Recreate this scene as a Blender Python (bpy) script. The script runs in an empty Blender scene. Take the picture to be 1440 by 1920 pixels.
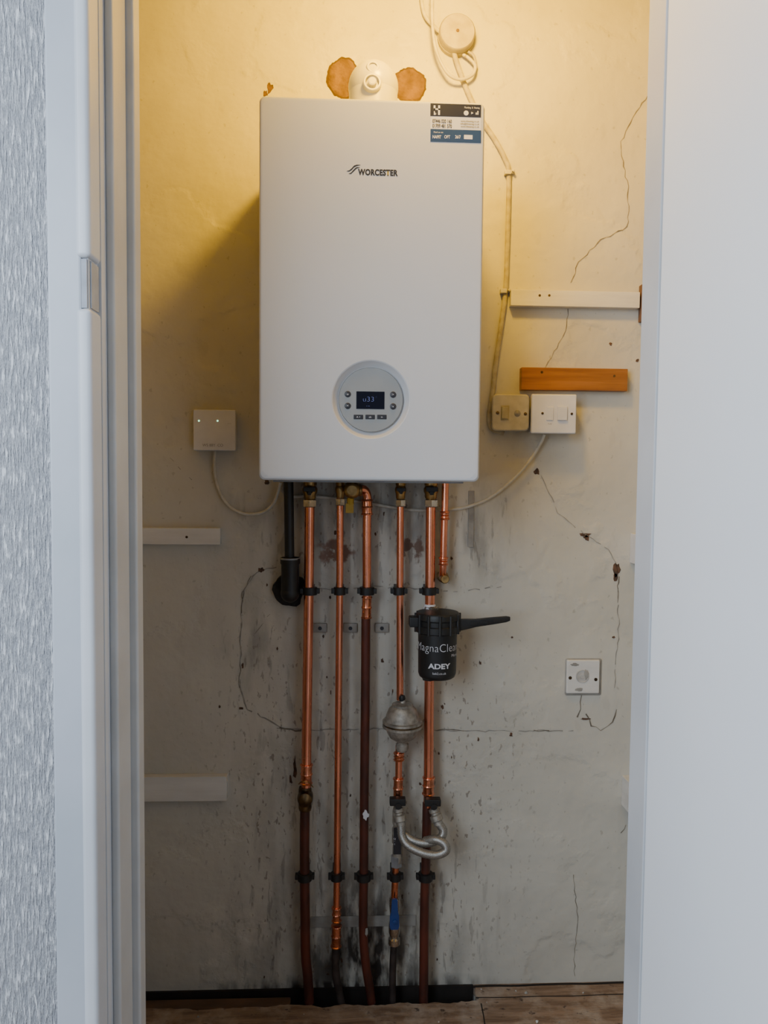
import bpy, bmesh, math, random
from mathutils import Vector, Matrix, noise
random.seed(7)
S=bpy.context.scene; COL=S.collection
PI=math.pi; F=1450.0
YAW,TILT,ROLL=math.radians(2.7),math.radians(3.0),0.0095
R3=(Matrix.Rotation(-YAW,3,'Z')@Matrix.Rotation(PI/2-TILT,3,'X')@Matrix.Rotation(ROLL,3,'Z'))
CAM=Vector((-0.04,-1.72,1.2))
def ray(px,py): return R3@Vector(((px-720)/F,-(py-960)/F,-1))
_d=ray(700,1850); CAM.z=-_d.z/_d.y*1.72        # back wall meets the floor at z=0
def P(px,py,Y=0.0):
    d=ray(px,py); return CAM+d*((Y-CAM.y)/d.y)
def G(px,py,z=0.0):
    d=ray(px,py); return CAM+d*((z-CAM.z)/d.z)
def YX(px,py,X):                                 # depth at which a column meets plane x=X
    d=ray(px,py); return CAM.y+d.y*((X-CAM.x)/d.x)
cd=bpy.data.cameras.new('camera'); cam=bpy.data.objects.new('camera',cd); COL.objects.link(cam)
cd.sensor_fit='VERTICAL'; cd.sensor_height=36; cd.lens=F/1920*36; cd.clip_start=.02
cam.matrix_world=Matrix.Translation(CAM)@R3.to_4x4(); S.camera=cam

# ---------------------------------------------------------------- materials
def newmat(name):
    m=bpy.data.materials.new(name); m.use_nodes=True
    nt=m.node_tree; return m,nt,nt.nodes['Principled BSDF']
def N(nt,t,**k):
    n=nt.nodes.new(t)
    for a,b in k.items(): setattr(n,a,b)
    return n
def mat(name,c1,c2=None,scale=20,rough=.5,metal=0,bump=0,bscale=60,stretch=(1,1,1),lo=.35,hi=.65,emit=0,dist=.002,rvar=0):
    m,nt,b=newmat(name); L=nt.links.new
    b.inputs['Roughness'].default_value=rough; b.inputs['Metallic'].default_value=metal
    tc=N(nt,'ShaderNodeTexCoord'); mp=N(nt,'ShaderNodeMapping'); mp.inputs['Scale'].default_value=stretch
    L(tc.outputs['Object'],mp.inputs['Vector'])
    if c2 is None: c2=tuple(x*.92 for x in c1)
    no=N(nt,'ShaderNodeTexNoise'); no.inputs['Scale'].default_value=scale; no.inputs['Detail'].default_value=5
    L(mp.outputs[0],no.inputs['Vector'])
    cr=N(nt,'ShaderNodeValToRGB'); cr.color_ramp.elements[0].position=lo; cr.color_ramp.elements[1].position=hi
    cr.color_ramp.elements[0].color=(*c1,1); cr.color_ramp.elements[1].color=(*c2,1)
    L(no.outputs['Fac'],cr.inputs[0]); L(cr.outputs[0],b.inputs['Base Color'])
    if rvar:
        mr=N(nt,'ShaderNodeMapRange'); mr.inputs['To Min'].default_value=rough-rvar; mr.inputs['To Max'].default_value=rough+rvar
        L(no.outputs['Fac'],mr.inputs[0]); L(mr.outputs[0],b.inputs['Roughness'])
    if bump:
        n2=N(nt,'ShaderNodeTexNoise'); n2.inputs['Scale'].default_value=bscale; n2.inputs['Detail'].default_value=4
        L(mp.outputs[0],n2.inputs['Vector'])
        bu=N(nt,'ShaderNodeBump'); bu.inputs['Strength'].default_value=bump; bu.inputs['Distance'].default_value=dist
        L(n2.outputs['Fac'],bu.inputs['Height']); L(bu.outputs[0],b.inputs['Normal'])
    if emit:
        b.inputs['Emission Color'].default_value=(*c1,1); b.inputs['Emission Strength'].default_value=emit
    return m

def wall_material():
    m,nt,b=newmat('aged_painted_plaster'); L=nt.links.new
    tc=N(nt,'ShaderNodeTexCoord'); O=tc.outputs['Object']
    def noise_(s,det=5,st=(1,1,1),w=0):
        mp=N(nt,'ShaderNodeMapping'); mp.inputs['Scale'].default_value=st; mp.inputs['Location'].default_value=(w,0,w)
        L(O,mp.inputs['Vector']); n=N(nt,'ShaderNodeTexNoise'); n.inputs['Scale'].default_value=s; n.inputs['Detail'].default_value=det
        L(mp.outputs[0],n.inputs['Vector']); return n.outputs['Fac']
    def ramp(f,a,c):
        r=N(nt,'ShaderNodeMapRange'); r.inputs['From Min'].default_value=a; r.inputs['From Max'].default_value=c; r.interpolation_type='SMOOTHSTEP'
        L(f,r.inputs[0]); return r.outputs[0]
    def mul(a,c):
        r=N(nt,'ShaderNodeMath',operation='MULTIPLY')
        for i,x in enumerate((a,c)):
            if isinstance(x,(int,float)): r.inputs[i].default_value=x
            else: L(x,r.inputs[i])
        return r.outputs[0]
    def mx(a,c):
        r=N(nt,'ShaderNodeMath',operation='MAXIMUM'); L(a,r.inputs[0]); L(c,r.inputs[1]); return r.outputs[0]
    def blob(px,py,rx,rz):
        c=P(px,py,0); mp=N(nt,'ShaderNodeMapping'); mp.vector_type='POINT'
        mp.inputs['Scale'].default_value=(1/rx,0,1/rz); mp.inputs['Location'].default_value=(-c.x/rx,0,-c.z/rz)
        L(O,mp.inputs['Vector']); g=N(nt,'ShaderNodeTexGradient',gradient_type='SPHERICAL'); L(mp.outputs[0],g.inputs[0]); return g.outputs['Fac']
    def mixc(f,a,c):
        r=N(nt,'ShaderNodeMix',data_type='RGBA'); L(f,r.inputs['Factor'])
        for k,x in ((6,a),(7,c)):
            if isinstance(x,tuple): r.inputs[k].default_value=(*x,1)
            else: L(x,r.inputs[k])
        return r.outputs[2]
    c=mixc(ramp(noise_(4.5,6),.36,.64),(.53,.51,.445),(.485,.465,.405))
    c=mixc(mul(ramp(noise_(2.4,7,(1,1,1),17),.50,.56),.22),c,(.56,.55,.50))      # repainted patches with an edge
    c=mixc(mul(ramp(noise_(26,6,(1,1,.6),3),.62,.68),.14),c,(.30,.28,.24))
    c=mixc(mul(ramp(noise_(75,7,(1,1,.8),13),.65,.69),.35),c,(.22,.20,.16))
    # soft grey scuffs and drips round the pipework
    g=mx(mul(blob(690,975,.36,.17),1.2),mul(blob(620,1450,.28,.60),.6))
    g=mx(g,mul(blob(480,1230,.11,.22),.75)); g=mx(g,mul(blob(880,1000,.14,.16),.9))
    g=mx(g,mul(blob(680,1740,.38,.42),1.1))
    c=mixc(mul(mul(g,ramp(noise_(11,11,(2.0,1,.6),9),.42,.64)),.75),c,(.15,.145,.135))
    c=mixc(mul(ramp(g,.05,.5),mul(ramp(noise_(38,10,(1.8,1,.3),31),.58,.63),.40)),c,(.11,.095,.08))
    # darkest dirt low behind the pipes
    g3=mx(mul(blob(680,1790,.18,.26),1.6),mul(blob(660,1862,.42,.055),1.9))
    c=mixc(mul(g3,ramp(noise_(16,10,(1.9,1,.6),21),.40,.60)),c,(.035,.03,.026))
    g2=mul(ramp(noise_(95,8,(1,1,.5),5),.61,.65),ramp(mx(blob(690,1500,.55,.85),blob(690,1000,.35,.3)),.1,.6))
    c=mixc(mul(g2,.55),c,(.12,.08,.055))
    br=mul(blob(630,1035,.07,.055),ramp(noise_(30,5),.3,.6)); c=mixc(ramp(br,.2,.5),c,(.21,.12,.08))
    br=mul(blob(770,1030,.05,.05),ramp(noise_(35,5,w=2),.35,.6)); c=mixc(ramp(br,.2,.5),c,(.17,.11,.08))
    L(c,b.inputs['Base Color']); b.inputs['Roughness'].default_value=.5
    bu=N(nt,'ShaderNodeBump'); bu.inputs['Strength'].default_value=.5; bu.inputs['Distance'].default_value=.003
    L(noise_(36,6),bu.inputs['Height'])
    b2=N(nt,'ShaderNodeBump'); b2.inputs['Strength'].default_value=.5; b2.inputs['Distance'].default_value=.014; L(noise_(8,3),b2.inputs['Height'])
    b3=N(nt,'ShaderNodeBump'); b3.inputs['Strength'].default_value=.5; b3.inputs['Distance'].default_value=.003; L(ramp(noise_(2.4,7,(1,1,1),17),.50,.53),b3.inputs['Height'])
    L(b3.outputs[0],b2.inputs['Normal']); L(b2.outputs[0],bu.inputs['Normal']); L(bu.outputs[0],b.inputs['Normal'])
    return m
def paper_material():
    m,nt,b=newmat('ribbed_textured_wallpaper'); L=nt.links.new
    tc=N(nt,'ShaderNodeTexCoord'); mp=N(nt,'ShaderNodeMapping'); mp.inputs['Scale'].default_value=(1,1,.13)
    L(tc.outputs['Object'],mp.inputs['Vector'])
    no=N(nt,'ShaderNodeTexNoise'); no.inputs['Scale'].default_value=330; no.inputs['Detail'].default_value=4; no.inputs['Roughness'].default_value=.6
    L(mp.outputs[0],no.inputs['Vector'])
    r=N(nt,'ShaderNodeMapRange'); r.inputs['From Min'].default_value=.36; r.inputs['From Max'].default_value=.60; L(no.outputs['Fac'],r.inputs[0])
    mx=N(nt,'ShaderNodeMix',data_type='RGBA'); mx.inputs[6].default_value=(.36,.37,.40,1); mx.inputs[7].default_value=(.60,.61,.63,1); L(r.outputs[0],mx.inputs['Factor'])  # grooves coloured darker than ridges, so relief shading is in the colour
    L(mx.outputs[2],b.inputs['Base Color']); b.inputs['Roughness'].default_value=.5
    bu=N(nt,'ShaderNodeBump'); bu.inputs['Strength'].default_value=1; bu.inputs['Distance'].default_value=.003
    L(r.outputs[0],bu.inputs['Height']); L(bu.outputs[0],b.inputs['Normal']); return m
M={}
M['wall']=wall_material()
M['plaster']=mat('side_plaster',(.44,.425,.37),(.39,.37,.33),6,.7,bump=.4,bscale=40)
M['paper']=paper_material()
M['gloss']=mat('blue_grey_gloss_paint',(.46,.485,.53),(.40,.43,.47),6,.35,bump=.15,bscale=30)
M['gloss2']=mat('white_gloss_paint',(.58,.60,.63),(.51,.53,.56),6,.35,bump=.15,bscale=30)
M['notch']=mat('notch_grey_paint',(.38,.40,.44),(.32,.34,.37),40,.8,bump=.3)
M['lining']=mat('aged_white_gloss',(.52,.52,.51),(.46,.46,.45),9,.4,bump=.2,bscale=40)
M['doorw']=mat('door_white',(.84,.88,.93),(.81,.85,.90),3,.4,bump=.05,bscale=90)
M['grey']=mat('grey_metal',(.28,.29,.30),(.2,.2,.21),40,.5,.3)
M['boiler']=mat('white_enamel',(.56,.565,.58),(.54,.545,.56),4,.40,bump=.03,bscale=350)
M['white']=mat('white_plastic',(.68,.68,.70),(.62,.62,.64),20,.4)
M['flue']=mat('flue_white',(.50,.49,.42),(.46,.45,.38),20,.28)
M['cream']=mat('cream_plastic',(.42,.38,.24),(.33,.29,.18),40,.5,bump=.2)
M['beige']=mat('old_beige_faceplate',(.50,.47,.38),(.40,.37,.29),40,.45,bump=.2)
M['cable']=mat('white_cable',(.55,.53,.47),(.44,.42,.36),60,.5)
M['oldcable']=mat('paint_smeared_cable',(.42,.39,.30),(.28,.25,.18),50,.6,bump=.4,bscale=120)
M['copper']=mat('copper',(.95,.38,.24),(.54,.18,.10),28,.27,1.0,stretch=(1,1,.3),lo=.35,hi=.8,bump=.1,bscale=50,rvar=.1)
M['copperd']=mat('solder_copper',(.88,.34,.20),(.34,.12,.06),60,.28,1.0,lo=.4,hi=.75,rvar=.1)
M['oldpipe']=mat('old_red_painted_pipe',(.120,.028,.016),(.05,.016,.011),30,.45,.1,stretch=(1,1,.4),bump=.5,bscale=80)
M['darkpipe']=mat('dark_tarnished_pipe',(.06,.045,.04),(.025,.02,.018),40,.55,.3,bump=.5,bscale=90)
M['brass']=mat('brass',(.50,.33,.13),(.22,.14,.06),60,.38,1.0,rvar=.1)
M['darkbrass']=mat('dark_brass',(.18,.115,.05),(.06,.04,.025),60,.38,.9)
M['chrome']=mat('nickel',(.72,.69,.65),(.42,.39,.35),50,.27,1.0,rvar=.1)
M['silver']=mat('cast_silver',(.44,.41,.36),(.24,.22,.19),70,.58,.6,bump=.4,bscale=140)
M['braid']=mat('braided_steel',(.44,.42,.38),(.20,.19,.175),900,.42,.7,bump=.5,bscale=900,dist=.0006,lo=.42,hi=.58)
M['black']=mat('black_plastic',(.008,.008,.009),(.013,.013,.013),40,.48)
M['blackmatt']=mat('black_sealant',(.008,.008,.008),(.02,.02,.02),60,.8,bump=.6)
M['wood']=mat('orange_varnished_wood',(.33,.125,.022),(.21,.072,.011),16,.45,stretch=(.35,1,5),bump=.2,bscale=40)
M['brownwood']=mat('brown_wood',(.16,.08,.04),(.1,.05,.025),20,.6)
M['batten']=mat('painted_batten',(.66,.65,.62),(.58,.57,.54),14,.55,stretch=(.5,1,3),bump=.3,bscale=40)
M['paintgrey']=mat('painted_over_grey',(.33,.32,.29),(.23,.22,.20),30,.6,bump=.3)
M['smear']=mat('plate_smear',(.48,.47,.45),(.38,.37,.35),60,.6,bump=.3)
M['filler']=mat('ochre_filler',(.17,.095,.002),(.085,.045,.0015),38,.95,bump=1,bscale=60,dist=.006)
M['fillrim']=mat('filler_rim',(.05,.028,.004),(.09,.05,.008),60,.9,bump=.5)
M['crack']=mat('crack_dark',(.11,.095,.075),(.24,.21,.17),60,.9)
M['crackpale']=mat('filled_chase_line',(.22,.205,.18),(.34,.325,.29),60,.9)
M['crackbrown']=mat('chip_brown',(.14,.07,.04),(.05,.035,.025),90,.9,bump=.4)
M['panel']=mat('silver_control_panel',(.31,.32,.32),(.29,.30,.30),20,.4,.25)
M['screen']=mat('screen_black',(.004,.005,.012),(.005,.006,.014),10,.12)
M['digits']=mat('screen_digits',(.14,.18,.45),(.14,.18,.45),10,.5,emit=.22)
M['ink']=mat('dark_ink',(.015,.017,.022),(.02,.02,.027),10,.4)
M['navy']=mat('sticker_navy',(.005,.010,.040),(.006,.012,.045),10,.4)
M['blue']=mat('sticker_blue',(.010,.045,.15),(.011,.048,.16),10,.4)
M['lever']=mat('blue_lever',(.015,.055,.22),(.012,.04,.16),30,.4)
M['yellow']=mat('yellow_tag',(.50,.31,.02),(.4,.23,.015),40,.5)
M['paperwhite']=mat('sticker_white',(.66,.66,.70),(.63,.63,.67),10,.5)
M['led']=mat('led_green_white',(.45,1,.6),(.45,1,.6),10,.4,emit=1.6)
M['void']=mat('dark_void',(.008,.006,.005),(.018,.013,.010),12,.95,bump=.5)
def board_material():
    m,nt,b=newmat('worn_dusty_floorboard'); L=nt.links.new
    tc=N(nt,'ShaderNodeTexCoord')
    def no(s,st,d=6):
        mp=N(nt,'ShaderNodeMapping'); mp.inputs['Scale'].default_value=st; L(tc.outputs['Object'],mp.inputs['Vector'])
        n=N(nt,'ShaderNodeTexNoise'); n.inputs['Scale'].default_value=s; n.inputs['Detail'].default_value=d; n.inputs['Roughness'].default_value=.65; L(mp.outputs[0],n.inputs['Vector']); return n.outputs['Fac']
    def ramp(f,a,c):
        r=N(nt,'ShaderNodeMapRange'); r.inputs['From Min'].default_value=a; r.inputs['From Max'].default_value=c; L(f,r.inputs[0]); return r.outputs[0]
    def mixc(f,a,c):
        r=N(nt,'ShaderNodeMix',data_type='RGBA'); L(f,r.inputs['Factor'])
        for k,x in ((6,a),(7,c)):
            if isinstance(x,tuple): r.inputs[k].default_value=(*x,1)
            else: L(x,r.inputs[k])
        return r.outputs[2]
    c=mixc(ramp(no(40,(.2,1.6,1)),.4,.62),(.16,.10,.062),(.27,.185,.125))
    c=mixc(ramp(no(11,(1,1,1),9),.48,.68),c,(.36,.30,.24))
    c=mixc(ramp(no(45,(.7,1,1),9),.60,.66),c,(.06,.04,.03))
    L(c,b.inputs['Base Color']); b.inputs['Roughness'].default_value=.85
    bu=N(nt,'ShaderNodeBump'); bu.inputs['Strength'].default_value=1; bu.inputs['Distance'].default_value=.003; L(no(50,(.2,1.4,1),8),bu.inputs['Height']); L(bu.outputs[0],b.inputs['Normal'])
    return m
M['board']=board_material()
M['lath']=mat('old_dark_timber',(.13,.07,.04),(.045,.026,.016),18,.8,stretch=(.3,1,3),bump=.4)

# ---------------------------------------------------------------- mesh helpers
def box(bm,x0,x1,y0,y1,z0,z1,bev=0,seg=2):
    g=bmesh.ops.create_cube(bm,size=1)
    vs=g['verts']
    for v in vs:
        v.co=Vector(((x0+x1)/2+v.co.x*(x1-x0),(y0+y1)/2+v.co.y*(y1-y0),(z0+z1)/2+v.co.z*(z1-z0)))
    if bev:
        es=list({e for v in vs for e in v.link_edges})
        bmesh.ops.bevel(bm,geom=es,offset=bev,segments=seg,profile=.5,affect='EDGES')
def ringloft(bm,rings,cap=True,closed=False):
    L=[[bm.verts.new(p) for p in r] for r in rings]; n=len(L[0])
    for a,b in zip(L[:-1],L[1:]):
        for i in range(n): bm.faces.new((a[i],a[(i+1)%n],b[(i+1)%n],b[i]))
    if closed:
        a,b=L[-1],L[0]
        for i in range(n): bm.faces.new((a[i],a[(i+1)%n],b[(i+1)%n],b[i]))
    elif cap:
        bm.faces.new(L[0][::-1]); bm.faces.new(L[-1])
def catmull(pts,n=8):
    pts=[Vector(p) for p in pts]; out=[]
    q=[pts[0]*2-pts[1]]+pts+[pts[-1]*2-pts[-2]]
    for i in range(1,len(q)-2):
        a,b,c,d=q[i-1:i+3]
        for k in range(n):
            t=k/n; out.append(.5*((2*b)+(c-a)*t+(2*a-5*b+4*c-d)*t*t+(3*b-3*c+d-a)*t**3))
    out.append(pts[-1]); return out
def tube(bm,pts,r,seg=14,smooth=False,flat=1.0,n=8):
    pts=[Vector(p) for p in pts]
    if smooth: pts=catmull(pts,n)
    t0=(pts[1]-pts[0]).normalized()
    u=Vector((0,1,0)) if abs(t0.y)<.9 else Vector((1,0,0))
    rings=[]; 
    for i,p in enumerate(pts):
        t=(pts[min(i+1,len(pts)-1)]-pts[max(i-1,0)]).normalized()
        u=(u-t*u.dot(t)).normalized(); v=t.cross(u)
        rr=r(i) if callable(r) else r
        rings.append([p+(u*math.cos(a)*flat+v*math.sin(a))*rr for a in [2*PI*k/seg for k in range(seg)]])
    ringloft(bm,rings)
def lathe(bm,prof,o,axis=(0,0,1),seg=28,hexa=False):
    axis=Vector(axis).normalized(); u=Vector((0,1,0)) if abs(axis.y)<.9 else Vector((1,0,0))
    u=(u-axis*u.dot(axis)).normalized(); v=axis.cross(u); o=Vector(o)
    n=6 if hexa else seg
    ringloft(bm,[[o+axis*h+(u*math.cos(2*PI*k/n)+v*math.sin(2*PI*k/n))*max(r,.00005) for k in range(n)] for r,h in prof])
def rr(w,h,r,n=6):
    out=[]
    for cx,cz,a0 in ((w-r,h-r,0),(-w+r,h-r,PI/2),(-w+r,-h+r,PI),(w-r,-h+r,1.5*PI)):
        for k in range(n+1):
            a=a0+PI/2*k/n; out.append((cx+r*math.cos(a),cz+r*math.sin(a)))
    return out
W={}
def obj(name,bm,m,parent=None,loc=None,sm=True,label=None,ang=40):
    bmesh.ops.recalc_face_normals(bm,faces=bm.faces)
    me=bpy.data.meshes.new(name)
    if parent is not None: L=W[parent.name]
    elif loc is None:
        cs=[v.co for v in bm.verts]
        L=Vector(((min(c.x for c in cs)+max(c.x for c in cs))/2,(min(c.y for c in cs)+max(c.y for c in cs))/2,min(c.z for c in cs)))
    else: L=Vector(loc)
    bmesh.ops.translate(bm,verts=bm.verts,vec=-L)
    if sm:
        for f in bm.faces: f.smooth=True
        for e in bm.edges:
            if len(e.link_faces)==2 and e.calc_face_angle(0)>math.radians(ang): e.smooth=False
    bm.to_mesh(me); bm.free(); me.materials.append(m)
    o=bpy.data.objects.new(name,me); COL.objects.link(o)
    if sm:
        wn=o.modifiers.new('weighted','WEIGHTED_NORMAL'); wn.keep_sharp=True; wn.weight=80
    if parent is not None: o.parent=parent
    else: o.location=L
    W[o.name]=L
    if label: o['label']=label
    return o
def thing(name,label,cat,loc,group=None):
    o=bpy.data.objects.new(name,None); COL.objects.link(o); o.empty_display_size=.02
    o.location=Vector(loc); W[o.name]=Vector(loc); tag(o,label,cat,group); return o
def tag(o,label,cat,group=None):
    o['label']=label; o['category']=cat
    if group: o['group']=group
    return o
def struct(name,bm,m,sm=False):
    o=obj(name,bm,m,None,(0,0,0),sm=sm); o['kind']='structure'; return o
B=bmesh.new
def text(body,size,c,m,parent,name='lettering',bend=None,shear=0,off=0,align='CENTER',ext=.0003,sx=1,space=1.0,xo=0):
    cu=bpy.data.curves.new('t','FONT'); cu.body=body; cu.size=size; cu.align_x=align; cu.align_y='CENTER'; cu.extrude=0; cu.shear=shear; cu.offset=off; cu.resolution_u=4; cu.space_character=space
    o=bpy.data.objects.new('t',cu); COL.objects.link(o); bpy.context.view_layer.update()
    me=bpy.data.meshes.new_from_object(o.evaluated_get(bpy.context.evaluated_depsgraph_get()))
    bm=B(); bm.from_mesh(me); bpy.data.objects.remove(o); bpy.data.meshes.remove(me)
    if bend:
        bmesh.ops.triangulate(bm,faces=bm.faces)
        bmesh.ops.subdivide_edges(bm,edges=[e for e in bm.edges if e.calc_length()>.003],cuts=2)
    for v in bm.verts:
        x,z=v.co.x*sx+xo,v.co.y
        if bend:
            a=x/bend; v.co=Vector((c[0]+math.sin(a)*bend,c[1]-math.cos(a)*bend,c[2]+z))
        else: v.co=Vector((c[0]+x,c[1],c[2]+z))
    return obj(name,bm,m,parent,sm=False)
def quadpx(bm,px0,px1,py0,py1,Y,t=.0006,bev=0):
    a=P((px0+px1)/2,py0,Y); b=P((px0+px1)/2,py1,Y); l=P(px0,(py0+py1)/2,Y); r=P(px1,(py0+py1)/2,Y)
    box(bm,l.x,r.x,Y,Y+t,b.z,a.z,bev)
def boxpx(bm,px0,px1,py0,py1,Yf,Yb,bev=.001):
    quadpx(bm,px0,px1,py0,py1,Yf,Yb-Yf,bev)

# ---------------------------------------------------------------- setting
XL=P(150,960,0).x-.05; XR=P(1206,700,0).x+.012
CEIL=2.42
bm=B(); box(bm,XL-.1,XR+.1,0,.1,-.25,CEIL); wb=struct('wall_back',bm,M['wall'])
YF=-0.77
xa0=P(93,960,YF-.014).x; xl=P(184,960,YF).x
Y1=YX(203,960,xl); xs=xl+.0105; Y2=YX(243,960,xs); xs2=xs+.010; Y3=Y2+.03
xr=P(1224,960,-.76).x; YR2=YX(1192,960,xr)
bm=B(); box(bm,XL-.1,XL,Y3-.02,0,-.25,CEIL); struct('wall_left',bm,M['plaster'])
bm=B(); box(bm,XR,XR+.1,YR2+.0,0,-.25,CEIL); struct('wall_right',bm,M['plaster'])
bm=B(); box(bm,-1.6,1.6,-2.6,.1,CEIL,CEIL+.1); struct('ceiling',bm,M['plaster'])
bm=B(); box(bm,-1.3,xl-.02,YF,Y3-.02,-.02,CEIL); box(bm,xl-.02,xr+.02,YF,Y3-.02,2.04,CEIL); struct('wall_front',bm,M['paper'])
bm=B(); box(bm,xr+.025,1.3,YF+.01,YR2-.0,-.02,CEIL); struct('wall_front_right',bm,M['doorw'])
# architrave, lining, stops
bm=B(); box(bm,xa0,xl-.012,YF-.014,YF,0,2.10,.004)
struct('trim_1',bm,M['gloss'],True)
za=P(175,485,YF-.01).z; zb=P(175,580,YF-.01).z
bm=B()
box(bm,xl-.018,xl-.005,YF-.010,Y2,0,2.04,.001)
for z0,z1 in ((0,zb),(za,2.04)): box(bm,xl-.018,xl,YF-.018,YF+.022,z0,z1,.006,3)
box(bm,xl-.010,xl,YF+.022,Y2,0,2.04,.001)
t2=struct('trim_2',bm,M['gloss2'],True)
bm=B(); box(bm,xl-.0055,xl-.003,YF-.006,YF+.021,zb+.002,za-.002,.0005); box(bm,xl-.0178,xl-.0065,YF-.0125,YF-.009,zb+.001,za-.001,.0002); obj('strike_recess',bm,M['notch'],t2)
bm=B(); box(bm,xl-.001,xs,Y1,Y2,0,2.04,.004,3)
struct('trim_3',bm,M['lining'],True)
bm=B(); box(bm,xl-.018,xs2,Y2,Y3,0,2.04,.004,3)
struct('trim_4',bm,M['lining'],True)
bm=B(); box(bm,xr,xr+.026,-.758,YR2,0,2.04,.002); struct('trim_5',bm,M['gloss2'],True)
# door leaf standing open to the right
bm=B(); box(bm,xr+.001,xr+.041,-.765-.76,-.7615,.006,2.03,.002)
dr=struct('door_1',bm,M['doorw'],True)
# floor with the slot the pipes drop through
ys=G(500,1888).y; xh=P(890,1870,-.03).x
def wobble(u,s,a): return a*noise.noise(Vector((u*s,3.3,1.7)))
bm=B(); xs_=[XL-.1+(xh-XL+.1)*k/120 for k in range(121)]
edge=[Vector((x,ys+wobble(x,22,.010)+wobble(x,90,.004),0)) for x in xs_]
edge+=[Vector((xh+.004+wobble(y,60,.01),y,0)) for y in (ys*.8,ys*.6,ys*.4,ys*.2)]+[Vector((xh,0,0)),Vector((1.6,0,0)),Vector((1.6,-2.6,0)),Vector((-1.6,-2.6,0)),Vector((-1.6,ys,0))]
vt=[bm.verts.new(v) for v in edge]; ft=bm.faces.new(vt)
ex=bmesh.ops.extrude_face_region(bm,geom=[ft]); bmesh.ops.translate(bm,verts=[g for g in ex['geom'] if isinstance(g,bmesh.types.BMVert)],vec=(0,0,-.022))
bmesh.ops.triangulate(bm,faces=[f for f in bm.faces if len(f.verts)>4])
fl=struct('floor',bm,M['board'])
bm=B(); box(bm,XL-.1,xh+.05,-.35,0,-.26,-.24); box(bm,XL-.1,xh+.05,-.36,-.35,-.25,-.022); box(bm,XL-.1,xh,-.006,0,-.245,.001)  # near-black boards, one over the wall foot, stand in for the slot's shade
obj('cavity_shade_boards',bm,M['void'],fl,sm=False)
bm=B(); x0=P(272,1870,-.03).x; box(bm,x0-.2,P(545,1872,-.03).x,-.05,-.016,-.05,-.008,.003); obj('timber_lath',bm,M['lath'],fl)
bm=B(); a=G(905,1900); ringloft(bm,[[Vector((x+wobble(y,50,.004),y,z)) for x,z in ((a.x-.0012,-.001),(a.x-.0012,.0006),(a.x+.0012,.0006),(a.x+.0012,-.001))] for y in [ys-.005-.02*k for k in range(10)]])
ringloft(bm,[[Vector((x,-.010+wobble(x,12,.004)+dy,z)) for dy,z in ((0,-.001),(0,.0008),(.006,.0008),(.006,-.001))] for x in [xh+(XR-xh)*k/30 for k in range(31)]])
ringloft(bm,[[Vector((x,-.047+wobble(x,9,.004)+dy,z)) for dy,z in ((0,-.001),(0,.0006),(.0022,.0006),(.0022,-.001))] for x in [xh+(XR-xh)*k/30 for k in range(31)]]); obj('joint_gap',bm,M['void'],fl,sm=False)
for i in range(18):
    x=random.uniform(P(280,1880,-.05).x,XR-.02); y=random.uniform(-.16,-.015) if x>xh else random.uniform(-.16,ys-.012); r=random.uniform(.001,.0038)
    bm=B(); bmesh.ops.create_icosphere(bm,subdivisions=1,radius=r,matrix=Matrix.Translation((x,y,r*.4)))
    for v in bm.verts: v.co+=Vector((random.uniform(-1,1),random.uniform(-1,1),random.uniform(-.5,.5)))*r*.4
    obj('plaster_crumb',bm,M['smear' if i%3 else 'paintgrey'],fl,sm=False)

# cracks, chips, patches belong to the wall
def ribbon(bm,pts,w,Y=-.0012,jit=2,step=9,gap=0):
    fine=[]
    for (a,b) in zip(pts[:-1],pts[1:]):
        n=max(1,int(math.dist(a,b)/step))
        for k in range(n): t=k/n; fine.append((a[0]+(b[0]-a[0])*t+random.uniform(-jit,jit),a[1]+(b[1]-a[1])*t+random.uniform(-jit,jit)))
    fine.append(pts[-1]); prev=None
    for i,(x,y) in enumerate(fine):
        a=fine[max(i-1,0)]; b=fine[min(i+1,len(fine)-1)]
        dx,dy=b[0]-a[0],b[1]-a[1]; l=math.hypot(dx,dy) or 1
        ww=w*random.uniform(.3,1.2)/2
        cur=(bm.verts.new(P(x-dy/l*ww,y+dx/l*ww,Y)),bm.verts.new(P(x+dy/l*ww,y-dx/l*ww,Y)))
        if prev and random.random()>gap: bm.faces.new((prev[0],prev[1],cur[1],cur[0]))
        prev=cur
def blobmesh(bm,px,py,rx,ry,Y0,Y1,n=26,j=.18,seed=0,rag=0):
    c=P(px,py,0); s=[]
    for k in range(n):
        a=2*PI*k/n; f=1+j*noise.noise(Vector((math.cos(a)*1.7+seed,math.sin(a)*1.7,seed)))*1.6+rag*noise.noise(Vector((math.cos(a)*7+seed,math.sin(a)*7,seed)))
        s.append((math.cos(a)*rx/843*f,math.sin(a)*ry/843*f))
    ringloft(bm,[[Vector((c.x+x*1.03,Y0,c.z+z*1.03)) for x,z in s],[Vector((c.x+x,Y1+.0004,c.z+z)) for x,z in s],[Vector((c.x+x*.93,Y1,c.z+z*.93)) for x,z in s]])
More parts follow.
